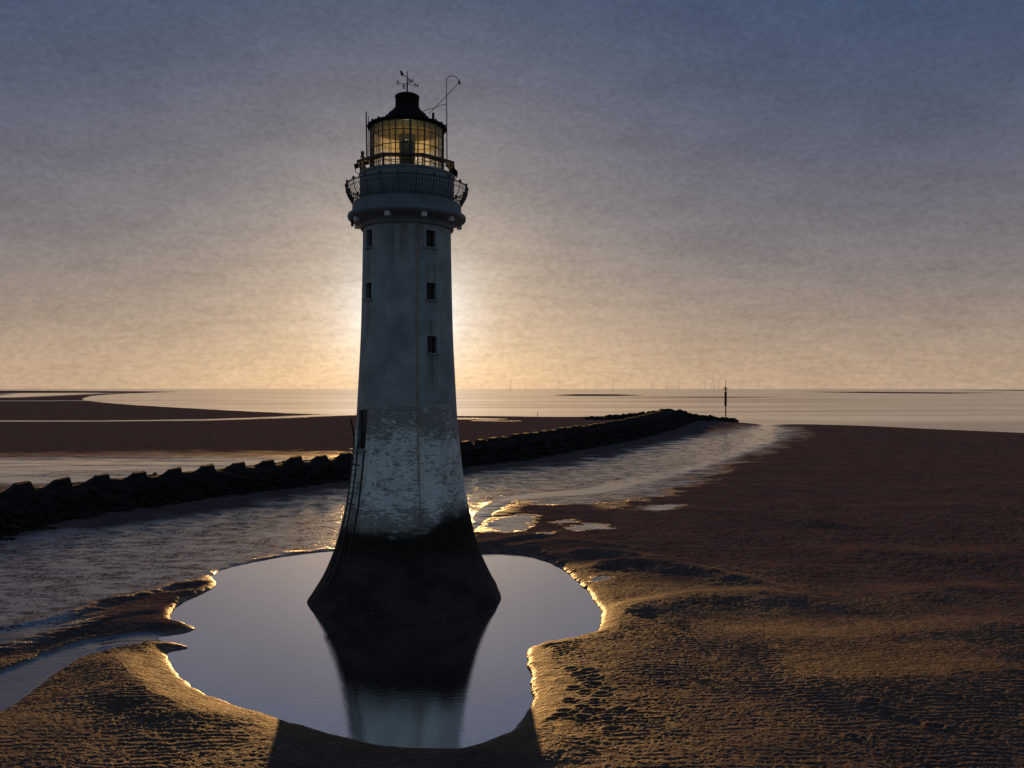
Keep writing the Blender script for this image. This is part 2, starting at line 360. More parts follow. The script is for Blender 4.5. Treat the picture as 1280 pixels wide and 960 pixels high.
LAND[0] = smooth_poly(LAND[0], 1)
CHAN = [(P((-10, 527), (120, 527.2), (260, 525.6), (350, 522.5), (430, 518.5)), 1.0),
        (P((-10, 497), (40, 494.2), (75, 491.5)), 0.5), (P((-10, 501.3), (70, 501.2), (130, 500.5)), .4),
        (P((575, 524), (590, 524.2), (615, 524.4)), .8), (P((600, 526.5), (622, 527), (640, 527)), .5)]
WET = smooth_poly(P((-60, 678), (100, 668), (220, 652), (330, 634), (445, 612), (583, 598), (660, 588), (740, 578), (800, 565), (850, 552), (900, 541), (930, 535), (950, 531), (985, 533), (1000, 540),
    (975, 553), (930, 567), (900, 582), (870, 598), (830, 615), (770, 632), (700, 634), (640, 628), (610, 645), (590, 668), (430, 688), (320, 703), (262, 722), (200, 740), (120, 766), (60, 790), (-60, 830)), 2)
STREAM = smooth_poly(P((-60, 905), (-60, 862), (0, 846), (50, 824), (100, 806), (160, 796), (216, 793), (218, 803), (200, 806), (150, 815), (100, 828), (70, 845), (30, 880), (0, 900)), 2)
LAGOON = P((-300, 612), (-300, 578), (0, 575), (150, 573.5), (300, 574), (420, 575), (440, 580), (400, 586), (300, 592), (120, 606))
CREEK = smooth_poly(P((588, 668), (592, 648), (606, 634), (628, 624), (660, 618), (700, 615), (735, 612), (760, 604), (820, 592), (870, 580), (905, 566), (935, 552), (940, 543), (950, 531), (972, 533), (962, 541), (975, 546), (960, 560), (915, 574),
    (870, 590), (800, 606), (762, 617), (700, 622), (660, 624), (635, 632), (616, 648), (600, 660)), 2)
PUDS = [P((606, 660), (622, 650), (660, 648), (672, 655), (655, 664), (632, 670), (610, 668)), P((708, 664), (730, 658), (764, 659), (756, 665), (720, 668)), P((690, 657), (705, 654), (722, 656), (700, 659)),
        P((676, 672), (700, 668), (690, 674), (680, 677)), P((790, 640), (830, 634), (860, 636), (820, 642)), P((735, 731), (748, 726), (760, 728), (748, 734))]

def rid(px, h, wf, wn=None, p0=0.25): return (smooth_poly(P(*px), 2, closed=False), h, wf, wn or wf, p0)
RIDGES = [  # crest line, height, width on the far side, width on the near side
    rid([(196, 822), (215, 845), (245, 868), (285, 888), (335, 906), (400, 922)], 0.27, 0.7, 0.5),
    rid([(140, 826), (165, 852), (195, 880), (240, 900), (300, 910), (345, 916)], 0.25, 0.8, 1.6),
    rid([(120, 815), (170, 806), (212, 812)], 0.12, 0.5, 1.2),
    rid([(-80, 800), (60, 780), (160, 752), (225, 736), (262, 729)], 0.13, 0.9, 0.55),
    rid([(196, 772), (206, 760), (220, 750), (240, 742)], 0.10, 0.3, 0.3),
    rid([(-40, 832), (60, 804), (120, 785), (185, 770), (206, 774)], 0.06, 1.0, 0.18),
    rid([(664, 818), (676, 850), (684, 890), (690, 930), (694, 980)], 0.18, 0.7, 1.6),
    rid([(672, 808), (720, 806), (752, 800), (768, 782)], 0.16, 0.5, 1.2),
    rid([(700, 972), (600, 950), (500, 950), (420, 938)], 0.10, 0.8, 1.4),
    rid([(766, 776), (800, 768), (850, 756), (930, 752), (1010, 758)], 0.29, 0.95, 2.6),
    rid([(735, 716), (760, 708), (800, 709), (850, 716), (920, 730), (1000, 750)], 0.26, 0.6, 1.9),
    rid([(705, 697), (740, 693), (790, 698), (850, 708), (930, 722)], 0.22, 0.6, 1.8),
    rid([(640, 690), (680, 681), (730, 681), (790, 690)], 0.10, 0.6, 1.2),
    rid([(596, 687), (640, 678), (690, 672)], 0.16, 0.8, 0.7),
    rid([(860, 640), (940, 645), (1000, 652), (1060, 662)], 0.16, 0.7, 2.4),
    rid([(1050, 690), (1150, 700), (1290, 695)], 0.12, 2.0, 4.0),
    rid([(1120, 752), (1200, 742), (1300, 748)], 0.12, 1.2, 3.0),
    rid([(960, 806), (1060, 812), (1160, 800), (1290, 786)], 0.10, 1.2, 3.0),
    rid([(960, 862), (1080, 866), (1180, 862), (1300, 850)], 0.13, 2.2, 4.0),
    rid([(1100, 640), (1200, 636), (1300, 640)], 0.14, 2.5, 5.0),
    rid([(960, 545), (1040, 538), (1120, 541), (1280, 552)], 0.35, 14, 16),
    rid([(868, 534), (900, 531), (930, 534)], 0.6, 9, 9),
]
PRINTS = [(713, 838), (722, 845), (735, 842), (728, 851), (742, 850), (718, 862), (732, 868), (745, 860), (712, 878), (728, 888), (738, 893), (744, 880), (752, 872), (700, 900), (716, 896),
          (690, 905), (705, 893), (1090, 888), (1103, 898), (1110, 903), (1086, 893), (1066, 930), (1170, 918), (1130, 908), (758, 866), (736, 858), (748, 894), (730, 902), (760, 905), (776, 893), (765, 918)]

def build_ground():
    # rows: fine close by, then in step with the distance
    ys = [-150, -110, -80, -60, -45, -33, -24, -16, -9, -3, 3, 8, 11, 13, 14, 14.6]; y = 15.0
    while y < 9000:
        ys.append(y); y += 0.06 if y < 22 else min(max(0.042, 0.48 * y * y / (H * F)), 0.03 * y)
    ys = np.array(ys)
    mid = np.linspace(-0.66, 0.66, 1000); side = np.array([0.69, .73, .78, .85, .95, 1.1, 1.35, 1.7, 2.2, 3.0])
    ss = np.concatenate([-side[::-1], mid, side])
    Yg, Sg = np.meshgrid(ys, ss, indexing='ij'); Xg = Sg * np.maximum(Yg, 21.8)
    shp = Xg.shape; X = Xg.ravel(); Y = Yg.ravel()
    near = Y < 125; xn, yn = X[near], Y[near]
    # land / sea
    z = np.full(X.shape, -0.6); best = np.full(X.shape, -1e9)
    for i, poly in enumerate(LAND):
        d = -sdf(X, Y, poly); best = np.maximum(best, d)
    edge = best + np.clip(Y / 100, 0, 8) * 0.5 * fbm(X / 18, Y / 40, 3)
    sc = np.clip(Y / 90.0, 1, 12)
    z = np.where(edge > 0, 0.16 * (1 - np.exp(-np.maximum(edge, 0) / (1.5 * sc))) + 0.004, np.maximum(-0.6, edge / (3 * sc) * .2))
    land = edge > 0
    z += np.where(land, 0.10 * np.clip(edge / 20, 0, 1) * (0.5 + fbm(X / 14, Y / 9, 3)), 0)
    # pale water lying in thin channels across the far flats
    wet = np.zeros(X.shape); pud = np.zeros(X.shape)
    fy = Y > 140
    for line, wpx in CHAN:
        d, _ = seg_dist(X[fy], Y[fy], line); wv = wpx * Y[fy] ** 2 / (H * F) * 0.8
        kk = 1 - sstep(d, wv * 0.5, wv * 1.2); pud[fy] = np.maximum(pud[fy], kk)
    # wet flats, with ragged streaky borders
    nse = fbm(X / 6, Y / 3.2, 4); nse2 = fbm(X / 2.2 + 40, Y / 1.3, 4)
    sc2 = np.clip(Y / 50, 0.6, 2.6)
    def soft(poly, wdt, amp, n=nse, sel=None):
        sel = np.ones(X.shape, bool) if sel is None else sel
        r = np.zeros(X.shape); d = sdf(X[sel], Y[sel], poly) + amp * sc2[sel] * n[sel]
        r[sel] = 1 - sstep(d, -wdt * sc2[sel], wdt * sc2[sel]); return r
    s1 = (Y < 420) & (Y > 10)
    wm = soft(WET, 1.6, 2.6, sel=s1); wet = np.maximum(wet, wm)
    st = soft(STREAM, 0.25, 0.25, nse2, sel=s1); cr = soft(CREEK, 0.35, 0.55, nse2, sel=s1); cr2 = soft(CREEK, 0.3, 0.15, nse2, sel=s1) * (1 - sstep(Y, 92, 110))
    lg = soft(LAGOON, 2.0, 2.0, sel=s1) * sstep(fbm(X / 22, Y / 3.0 + 9, 4), -0.28, 0.12)
    pud = np.maximum.reduce([pud, lg * .95, cr2 * .95, cr * sstep(nse2 + .5 * nse, -.25, .2) * .9, st * 0.85])
    wet = np.maximum.reduce([wet, st, cr, soft(LAGOON, 6, 3, sel=s1)])
    for q in PUDS: pq = soft(q, 0.18, 0.9, nse2, sel=near); pud = np.maximum(pud, pq * .7); wet = np.maximum(wet, pq)
    # outside the traced flats the far banks are toned darker, as painted ripple shade
    # standing pools scattered over the wet flats
    pk = wm * sstep(fbm(X / 3.4 + 3, Y / 1.5, 5, .6), 0.14, 0.34); pud = np.maximum(pud, pk * 0.75)
    # wet ground is lower and flatter
    z = np.where(land, z * (1 - 0.55 * np.maximum(wm, st)) + 0.02, z)
    # near terrain
    zn = z[near].copy(); wn_ = wet[near]; pn = pud[near]
    dp = sdf(xn, yn, POOL)
    dp = dp + 0.10 * fbm(xn * 1.0, yn * 1.0, 3) + 0.10 * fbm(xn / 1.7, yn / 1.7, 2)
    rmask = np.zeros(xn.shape)
    for line, h, wf, wnr, p0 in RIDGES:
        L = np.array(line); bb = 4 * max(wf, wnr)
        k = (xn > L[:, 0].min() - bb) & (xn < L[:, 0].max() + bb) & (yn > L[:, 1].min() - bb) & (yn < L[:, 1].max() + bb)
        if not k.any(): continue
        xw = xn[k] + 0.25 * fbm(xn[k] / 1.5, yn[k] / 1.5, 2); yw = yn[k] + 0.25 * fbm(xn[k] / 1.5 + 7, yn[k] / 1.5, 2)
        d, t = seg_dist(xw, yw, line)
        # which side: compare y with the crest's y at this x (crests run across the view)
        idx = np.argmin((L[None, :, 0] - xw[::1, None]) ** 2 + (L[None, :, 1] - yw[:, None]) ** 2, axis=1) if k.sum() < 60000 else None
        if idx is None:
            o_ = np.argsort(L[:, 0]); cy = np.interp(xw, L[o_, 0], L[o_, 1])
        else: cy = L[idx, 1]
        wd = np.where(yw > cy, wf, wnr); taper = sstep(t, 0, p0) * (1 - sstep(t, 1 - p0, 1))
        zn[k] += h * (0.3 + 0.7 * taper) * np.exp(-(d / wd) ** 2)
        rmask[k] = np.maximum(rmask[k], taper * np.exp(-(d / (1.3 * wf)) ** 2) * (yw > cy - .3) * min(1, h / .16))
    B = 0.06 + 0.15 * (1 - sstep(yn, 34, 44)); B = B + 0.10 * sstep(xn, 1, 5) * (1 - sstep(yn, 40, 55))
    B = B * (0.2 + 0.8 * sstep(sdf(xn, yn, STREAM), 0.1, 2.2))
    bank = np.where(dp > 0, 1 - np.exp(-np.maximum(dp, 0) / (0.5 + 0.5 * (1 - sstep(yn, 33, 40)))), 0)
    zo = np.maximum(zn, 0.012) * (0.15 + 0.85 * bank) + B * bank * (1 - 0.8 * np.maximum(wm, st)[near])
    zi = np.maximum(-0.5, -np.abs(dp) * 0.16)
    zn = np.where(dp > 0, zo, zi)
    # hummocky ripples
    dryn = (1 - wn_) * (1 - pn) * sstep(dp, 0.15, 1.2); fade = 1 - sstep(yn, 60, 120)
    wx = xn + 0.35 * fbm(xn / 1.1, yn / 1.1, 2); wy = yn + 0.25 * fbm(xn / 0.9 + 5, yn / 0.9, 2)
    r1 = 1 - np.abs(perlin(wx * 1.7, wy * 2.8)) * 2.4; r2 = 1 - np.abs(perlin(wx * 4.2 + 9, wy * 6.4)) * 2.4
    amp = (1 - 0.75 * rmask) * (0.60 + 0.55 * sstep(fbm(xn / 5, yn / 4, 3), -0.35, 0.4))
    rl = np.sin(2 * PI * (yn + 0.25 * fbm(xn * .55, yn * .7, 2) + 0.07 * fbm(xn * 2.6, yn * 2.2, 2)) / 0.27) * (0.3 + sstep(fbm(xn / 3 + 60, yn / 2.2, 3), -.25, .35)) * (1 - sstep(yn, 36, 52))
    zn += dryn * fade * amp * (0.0065 * rl + 0.010 * r1 + 0.018 * r2 + 0.006 * perlin(wx * 8, wy * 11) + 0.034 * sstep(yn, 34, 55) * perlin(wx * 1.6 + 31, wy * 1.1) + 0.022 * sstep(yn, 34, 60) * perlin(wx * 3.4 + 11, wy * 2.0))
    zn += (1 - pn) * wn_ * fade * sstep(dp, 0.1, 0.6) * (0.004 * fbm(xn * 1.6, yn * 2.8, 3))
    # footprints
    for px, py in PRINTS:
        gx, gy = gp(px, py, 0.3); rr = random.uniform(.10, .15)
        k = (np.abs(xn - gx) < 1) & (np.abs(yn - gy) < 1)
        d = np.hypot((xn[k] - gx) / 1.5, yn[k] - gy) / rr
        zn[k] += -0.085 * np.exp(-d ** 2) + 0.03 * np.exp(-((d - 1.5) / .6) ** 2)
    z[near] = zn
    shore = np.zeros(X.shape); shore[near] = (1 - sstep(dp, 0.0, 0.35)) * (dp > 0)
    wet = np.maximum(wet, shore * 0.45)
    z[land & ~near] *= 1.0
    z = np.where(Y < 14.8, z * 0 + 0.3, z)
    lit_crest = np.ones(X.shape); lit_crest[near] = np.maximum(rmask, 1 - sstep(dp, 0.7, 1.7)) ** 0.8  # painted sunlight: the golden tone is kept to crests and pool banks
    spit = np.zeros(X.shape); sp_ = P((-60, 745), (120, 735), (250, 716), (272, 729), (240, 748), (226, 752), (222, 768), (245, 785), (190, 795), (100, 806), (-60, 850)); spit[near] = 1 - sstep(sdf(xn, yn, sp_) + 0.25 * nse2[near], -0.3, 0.3)
    damp_shade = sstep(Y + 0.40 * X + 6 * nse, 30, 56); damp_shade = np.maximum(damp_shade, sstep(Y, 70, 95))  # far sand darkened in its colour in place of ripple self-shadow
    damp_shade = np.maximum.reduce([damp_shade, spit, (1 - lit_crest) * (0.70 + 0.30 * np.clip(nse * 1.5, -1, 1))])  # flats and hollows painted darker so crests look sunlit; the spit is wet
    me = bpy.data.meshes.new("ground"); nr, nc = shp
    V = np.stack([X, Y, z], 1).astype(np.float32)
    idx = np.arange(nr * nc).reshape(shp)
    q = np.stack([idx[:-1, :-1], idx[:-1, 1:], idx[1:, 1:], idx[1:, :-1]], -1).reshape(-1, 4)
    me.vertices.add(len(V)); me.vertices.foreach_set('co', V.ravel())
    me.loops.add(q.size); me.loops.foreach_set('vertex_index', q.ravel().astype(np.int32))
    me.polygons.add(len(q)); me.polygons.foreach_set('loop_start', np.arange(0, q.size, 4, dtype=np.int32)); me.polygons.foreach_set('loop_total', np.full(len(q), 4, np.int32))
    me.polygons.foreach_set('use_smooth', np.ones(len(q), bool)); me.update(calc_edges=True)
    for nm, v in (('wet', wet), ('puddle', pud), ('damp_shade', damp_shade), ('shore', shore)):
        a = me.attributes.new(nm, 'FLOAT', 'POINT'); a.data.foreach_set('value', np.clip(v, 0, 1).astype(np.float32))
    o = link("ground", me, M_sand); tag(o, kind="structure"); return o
build_ground()

# water: the pool round the tower and the open sea
bm = bmesh.new(); PP = np.array(POOL); cen = PP.mean(0)
bm.faces.new([bm.verts.new((x, y, 0.0)) for x, y in [(p - cen) * 1.04 + cen for p in PP]])
tag(from_bm("pool", bm, M_pool), kind="structure")
bm = bmesh.new()
bmesh.ops.create_grid(bm, x_segments=1, y_segments=1, size=40000)
o = from_bm("sea", bm, M_sea); o.location = (0, 40120, -0.012); tag(o, kind="structure")

# ------------------------------------------------------------------ the lighthouse
TD = 45.0; TX = (509 - 640) / F * TD
LH = bpy.data.objects.new("lighthouse", None); COL.objects.link(LH); LH.location = (TX, TD, 0)
LH.rotation_euler = (0, 0, math.atan2(-TD, -TX) + PI / 2)
tag(LH, "tall white stone lighthouse with flaking paint and dark weedy foot standing in the pool", "lighthouse")
PROF = [(5.36, -0.5), (5.30, 0.0), (5.1, 0.30), (4.49, 1.36), (3.90, 2.75), (3.50, 4.2), (3.21, 5.6), (3.01, 7.0), (2.85, 8.43), (2.73, 9.83), (2.65, 11.27), (2.50, 14.3), (2.43, 17), (2.39, 19.26), (2.38, 20.25)]
_pz = np.array([p[1] for p in PROF]); _pr = np.array([p[0] for p in PROF])
def rad(z):
    # piecewise Hermite through the measured outline
    i = int(np.clip(np.searchsorted(_pz, z) - 1, 0, len(_pz) - 2)); h = _pz[i + 1] - _pz[i]; t = (z - _pz[i]) / h
    def sl(j):
        if j == 0: return (_pr[1] - _pr[0]) / (_pz[1] - _pz[0])
        if j == len(_pz) - 1: return (_pr[-1] - _pr[-2]) / (_pz[-1] - _pz[-2])
        return (_pr[j + 1] - _pr[j - 1]) / (_pz[j + 1] - _pz[j - 1])
    a, b = sl(i) * h, sl(i + 1) * h
    return (2*t**3-3*t**2+1)*_pr[i] + (t**3-2*t**2+t)*a + (-2*t**3+3*t**2)*_pr[i+1] + (t**3-t**2)*b
def pol(phi, r, z):          # phi: 0 faces the camera, positive to the right
    return Vector((r * math.sin(phi), -r * math.cos(phi), z))
D2R = PI / 180
OPEN = []                     # phi, half angle, z0, z1, kind
def zt(py, d=42.6): return H + (HZ - py) * d / F
for py0, py1 in ((287, 308), (353, 374), (420, 441)):
    OPEN.append((31 * D2R, .29 / 2.45, zt(py1, 42.9), zt(py0, 42.9), 'window'))
for py0, py1 in ((288, 309), (354, 374)):
    OPEN.append((-57 * D2R, .29 / 2.45, zt(py1, 43.6), zt(py0, 43.6), 'window'))
for phi in (120, 180, 240): OPEN.append((phi * D2R, .29 / 2.45, 14.0, 14.95, 'window'))
OPEN.append((-59 * D2R, .47 / 2.78, 8.25, 10.3, 'door'))
angs = set(round(a, 5) for a in np.linspace(-PI, PI, 145)[:-1]); zs = set(round(v, 4) for v in np.linspace(4.4, 20.25, 60))
for ph, ha, z0, z1, kd in OPEN:
    ph = (ph + PI) % (2 * PI) - PI
    for a in (ph - ha, ph + ha):
        a = (a + PI) % (2 * PI) - PI
        angs = {q for q in angs if abs(q - a) > 0.012}; angs.add(round(a, 5))
    for v in (z0, z1): zs = {q for q in zs if abs(q - v) > 0.04}; zs.add(round(v, 4))
angs = sorted(angs); zs = sorted(zs)
bm = bmesh.new(); rows = [[bm.verts.new(pol(a, rad(v), v)) for a in angs] for v in zs]
def in_open(a, v):
    for ph, ha, z0, z1, kd in OPEN:
        d = (a - ph + PI) % (2 * PI) - PI
        if abs(d) < ha and z0 < v < z1: return True
    return False
for i in range(len(zs) - 1):
    for j in range(len(angs)):
        j2 = (j + 1) % len(angs); a2 = angs[j2] + (2 * PI if j2 == 0 else 0)
        if in_open((angs[j] + a2) / 2, (zs[i] + zs[i + 1]) / 2): continue
        bm.faces.new((rows[i][j], rows[i][j2], rows[i + 1][j2], rows[i + 1][j]))
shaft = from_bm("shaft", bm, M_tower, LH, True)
# broad foot, courses slightly uneven
bm = bmesh.new(); rows = []
zz = list(np.linspace(-0.5, 4.4, 50))
for v in zz:
    rw = []
    for k in range(160):
        a = 2 * PI * k / 160 - PI; r = rad(v)
        r += 0.045 * math.sin(3 * a + 1.2) * max(0, 1 - v / 3) + 0.02 * math.sin(11 * a + v * 2) * max(0, 1 - v / 2.5)
        if v < 0.6: r -= 0.22 * (0.6 - v) * max(0, math.sin(a)) ** 2        # worn lower edge
        rw.append(bm.verts.new(pol(a, r, v)))
    rows.append(rw)
for A, B in zip(rows, rows[1:]):
    for k in range(160): bm.faces.new((A[k], A[(k + 1) % 160], B[(k + 1) % 160], B[k]))
from_bm("base", bm, M_tower, LH, True)["label"] = "dark weed covered flared foot"
# windows and door: deep reveal, frame, pane
for ph, ha, z0, z1, kd in OPEN:
    rm = rad((z0 + z1) / 2); wdt = 2 * rm * math.sin(ha); dep = 0.32
    u = pol(ph + PI / 2, 1, 0); n = pol(ph, 1, 0)
    bm = bmesh.new()
    ro = {v: rad(v) * math.cos(ha) for v in (z0, z1)}
    def pt(s, v, back): return n * (ro[v] - back) + u * (s * wdt / 2) + Vector((0, 0, v))
    f = {(s, v, b): bm.verts.new(pt(s, v, b)) for s in (-1, 1) for v in (z0, z1) for b in (0.0, dep)}
    for a, b in (((-1, z0), (-1, z1)), ((-1, z1), (1, z1)), ((1, z1), (1, z0)), ((1, z0), (-1, z0))):
        bm.faces.new((f[(*a, 0.0)], f[(*b, 0.0)], f[(*b, dep)], f[(*a, dep)]))
    wo_ = from_bm(kd, bm, M_sill, LH)
    bm = bmesh.new(); c = n * (ro[z0] - dep * .9) + Vector((0, 0, (z0 + z1) / 2)); rz = math.atan2(n.y, n.x) + PI / 2
    hgt = z1 - z0 - .02
    if kd == 'window':
        box(bm, c, (wdt - .02, .03, hgt), rz); from_bm("pane", bm, M_dark, wo_)
        bm = bmesh.new(); cf = c + n * .035
        for s in (-1, 0, 1): box(bm, cf + u * (s * (wdt / 2 - .05)), (.05 if s else .035, .04, hgt), rz)
        for s in (-1, 0, 1): box(bm, cf + Vector((0, 0, s * (hgt / 2 - .03))), (wdt - .16, .035, .05 if s else .03), rz)
        from_bm("frame", bm, M_iron, wo_)
        bm = bmesh.new(); box(bm, n * (rad(z0) + .02) + Vector((0, 0, z0 - .05)), (wdt + .18, .16, .08), rz); from_bm("sill", bm, M_sill, wo_)
    else:
        box(bm, c, (wdt - .02, .06, hgt), rz)
        for s in (-1, 0, 1): box(bm, c + n * .04 + Vector((0, 0, s * hgt * .36)), (wdt - .1, .03, .12), rz)
        from_bm("door_leaf", bm, M_iron, wo_)
        bm = bmesh.new(); box(bm, n * (rad(z0) + .12) + Vector((0, 0, z0 - .06)), (wdt + .3, .45, .10), rz); from_bm("doorstep", bm, M_sill, wo_)
# access ladder up the left side to the door
bm = bmesh.new(); phl = -61 * D2R
zl = np.linspace(1.3, 8.6, 30); hw = .24
for s in (-1, 1):
    pts = [pol(phl, rad(v) + .2, v) + pol(phl + PI / 2, s * hw, 0) for v in zl]
    if s < 0: pts += [pol(phl, rad(9.2) + .32, 9.2) + pol(phl + PI / 2, -hw, 0), pol(phl, rad(9.7) + .5, 9.8) + pol(phl + PI / 2, -hw, 0)]
    tube(bm, pts, .045, 6)
v = 1.45
while v < 8.5:
    a = pol(phl, rad(v) + .2, v); t = pol(phl + PI / 2, hw, 0); tube(bm, [a - t, a + t], .022, 5); v += .3
for v in (1.6, 3.4, 5.4, 7.4):
    for s in (-1, 1): t = pol(phl + PI / 2, s * hw, 0); tube(bm, [pol(phl, rad(v) - .05, v) + t, pol(phl, rad(v) + .2, v) + t], .03, 5)
from_bm("ladder", bm, M_iron, LH)
# second conduit beside the ladder, and the long conduit down the front
bm = bmesh.new(); tube(bm, [pol(-50 * D2R, rad(v) + .03, v) for v in np.linspace(2.6, 8.2, 24)], .05, 6); from_bm("conduit", bm, M_iron, LH)
bm = bmesh.new(); tube(bm, [pol(11.5 * D2R, rad(v) + .03, v) for v in np.linspace(4.3, 20.2, 50)], .035, 6)
for v in np.arange(5, 20, 1.5): box(bm, pol(11.5 * D2R, rad(v) + .02, v), (.16, .06, .05), 11.5 * D2R)
from_bm("conduit", bm, M_rust, LH)
# cornice, gallery wall and floor
bm = bmesh.new()
corn = [(2.36, 20.0), (2.50, 20.02), (2.54, 20.10), (2.50, 20.18), (2.52, 20.22), (2.60, 20.30), (2.74, 20.38), (2.95, 20.46), (3.12, 20.52), (3.19, 20.60), (3.21, 20.70), (3.18, 20.79), (3.08, 20.86), (2.98, 20.92), (2.955, 21.0), (2.94, 21.36), (2.90, 21.40), (2.5, 21.40)]
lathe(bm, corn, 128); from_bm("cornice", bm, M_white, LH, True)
for ph in (-20, 17, 52, -66, 100, 150, -110, -150):
    bm = bmesh.new(); box(bm, pol(ph * D2R, 2.92, 20.42), (.26, .22, .30), ph * D2R); from_bm("bracket_light", bm, M_bracket, LH)
bm = bmesh.new(); tube(bm, [pol(-75 * D2R, 3.0, 20.5), pol(-75 * D2R, 3.0, 20.05)], .08, 8); from_bm("drain_spout", bm, M_iron, LH)
# drum under the lantern
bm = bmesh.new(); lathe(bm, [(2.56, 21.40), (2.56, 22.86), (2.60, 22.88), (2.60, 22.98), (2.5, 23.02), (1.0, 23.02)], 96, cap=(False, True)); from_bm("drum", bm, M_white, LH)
# belly-shaped gallery railing
bm = bmesh.new(); nb = 132
def belly(t): return 2.93 + .37 * math.sin(min(1, t * 1.08) * PI / 2) ** 1.0
for k in range(nb):
    a = 2 * PI * k / nb; rb = .021
    tube(bm, [pol(a, belly(t), 21.40 + t * .92) for t in (0, .2, .45, .7, 1)], rb, 4, cap=False)
ring(bm, belly(1), 22.33, .05, 96); ring(bm, belly(.75), 22.09, .025, 96); ring(bm, belly(.1), 21.48, .03, 96)
for k in range(22):
    a = 2 * PI * (k + .5) / 22; tube(bm, [pol(a, belly(t), 21.40 + t * .95) for t in (0, .2, .45, .7, 1)], .03, 6); box(bm, pol(a, belly(1), 22.40), (.10, .10, .14), a)
from_bm("gallery_railing", bm, M_rail, LH)
# lantern: eight-sided catwalk, glazing, bars, lamp, blind
LR = 1.97; NB = 16; a0 = 0.08
bm = bmesh.new(); ring(bm, 2.62, 23.50, .12, 8, a0=.31, w=.36); ring(bm, 2.62, 23.24, .03, 8, a0=.31)
for k in range(8): a = .31 + 2 * PI * k / 8 - PI / 2; tube(bm, [Vector((2.6 * math.cos(a), 2.6 * math.sin(a), 22.9)), Vector((2.6 * math.cos(a), 2.6 * math.sin(a), 23.5))], .035, 5)
from_bm("lantern_catwalk", bm, M_iron, LH)
lan = LH
bm = bmesh.new(); lathe(bm, [(LR, 23.02), (LR, 25.5)], NB, a0=a0); glass = from_bm("lantern_glazing", bm, M_glass, LH)
bm = bmesh.new()
for k in range(NB):
    a = a0 + 2 * PI * k / NB; big = .035 if k % 4 else .055
    tube(bm, [Vector((LR * math.cos(a), LR * math.sin(a), 23.0)), Vector((LR * math.cos(a), LR * math.sin(a), 25.55))], big, 5)
    am = a + PI / NB; rm = LR * math.cos(PI / NB)
    tube(bm, [Vector((rm * math.cos(am), rm * math.sin(am), 23.0)), Vector((rm * math.cos(am), rm * math.sin(am), 25.55))], .026, 4)
for v in (23.62, 24.28, 25.0): ring(bm, LR, v, .035, NB, a0=a0, w=.05)
ring(bm, LR, 25.52, .10, NB, a0=a0, w=.12); ring(bm, LR, 23.07, .10, NB, a0=a0, w=.14)
from_bm("bars", bm, M_iron, glass)
bm = bmesh.new(); n_ = 60
r_ = 1.80
va = [[bm.verts.new(pol(a, r_, v)) for a in np.linspace(.5 * PI, 1.5 * PI, n_ + 1)] for v in (24.75, 25.5)]
for k in range(n_): bm.faces.new((va[0][k], va[0][k + 1], va[1][k + 1], va[1][k]))
from_bm("blind", bm, M_blind, LH)
bm = bmesh.new(); lathe(bm, [(.42, 23.02), (.42, 24.45), (.45, 24.47), (.45, 24.86), (.36, 24.9), (.0001, 24.92)], 20); lamp = from_bm("lamp", bm, M_iron, LH)
bm = bmesh.new(); lathe(bm, [(.44, 23.9), (.47, 24.05), (.44, 24.2)], 20); from_bm("lens", bm, M_brass, lamp, True)
pl = bpy.data.lights.new('lantern_light', 'POINT'); po = bpy.data.objects.new('lantern_light', pl); COL.objects.link(po); po.parent = lamp; po.location = (0, 0, 25.08)
pl.energy = 16; pl.color = (1.0, .92, .62); pl.shadow_soft_size = .1
# roof with ventilator
bm = bmesh.new(); lathe(bm, [(1.85, 25.50), (2.12, 25.54), (2.15, 25.58), (2.14, 25.65), (2.05, 25.68), (1.6, 25.76), (1.28, 25.90), (1.14, 26.15), (1.04, 26.35), (.86, 26.50), (.72, 26.64), (.655, 26.78)], 64); roof = from_bm("roof", bm, M_roof, LH, True)
bm = bmesh.new(); lathe(bm, [(1.85, 25.505), (1.4, 25.72), (.0001, 25.95)], 32); from_bm("ceiling_lining", bm, M_blind, roof, True)
bm = bmesh.new(); lathe(bm, [(.64, 26.68), (.64, 27.28), (.67, 27.30), (.67, 27.36), (.55, 27.43), (.25, 27.48), (.0001, 27.49)], 40); from_bm("ventilator", bm, M_roof, roof, True)
for k in range(24):
    a = 2 * PI * k / 24; bm = bmesh.new(); box(bm, pol(a, 2.12, 25.68), (.05, .10, .08), a); from_bm("eave_stud", bm, M_roof, roof)
bm = bmesh.new(); box(bm, pol(48 * D2R, 1.85, 25.92), (.13, .13, .38)); from_bm("vent_cap", bm, M_roof, roof)
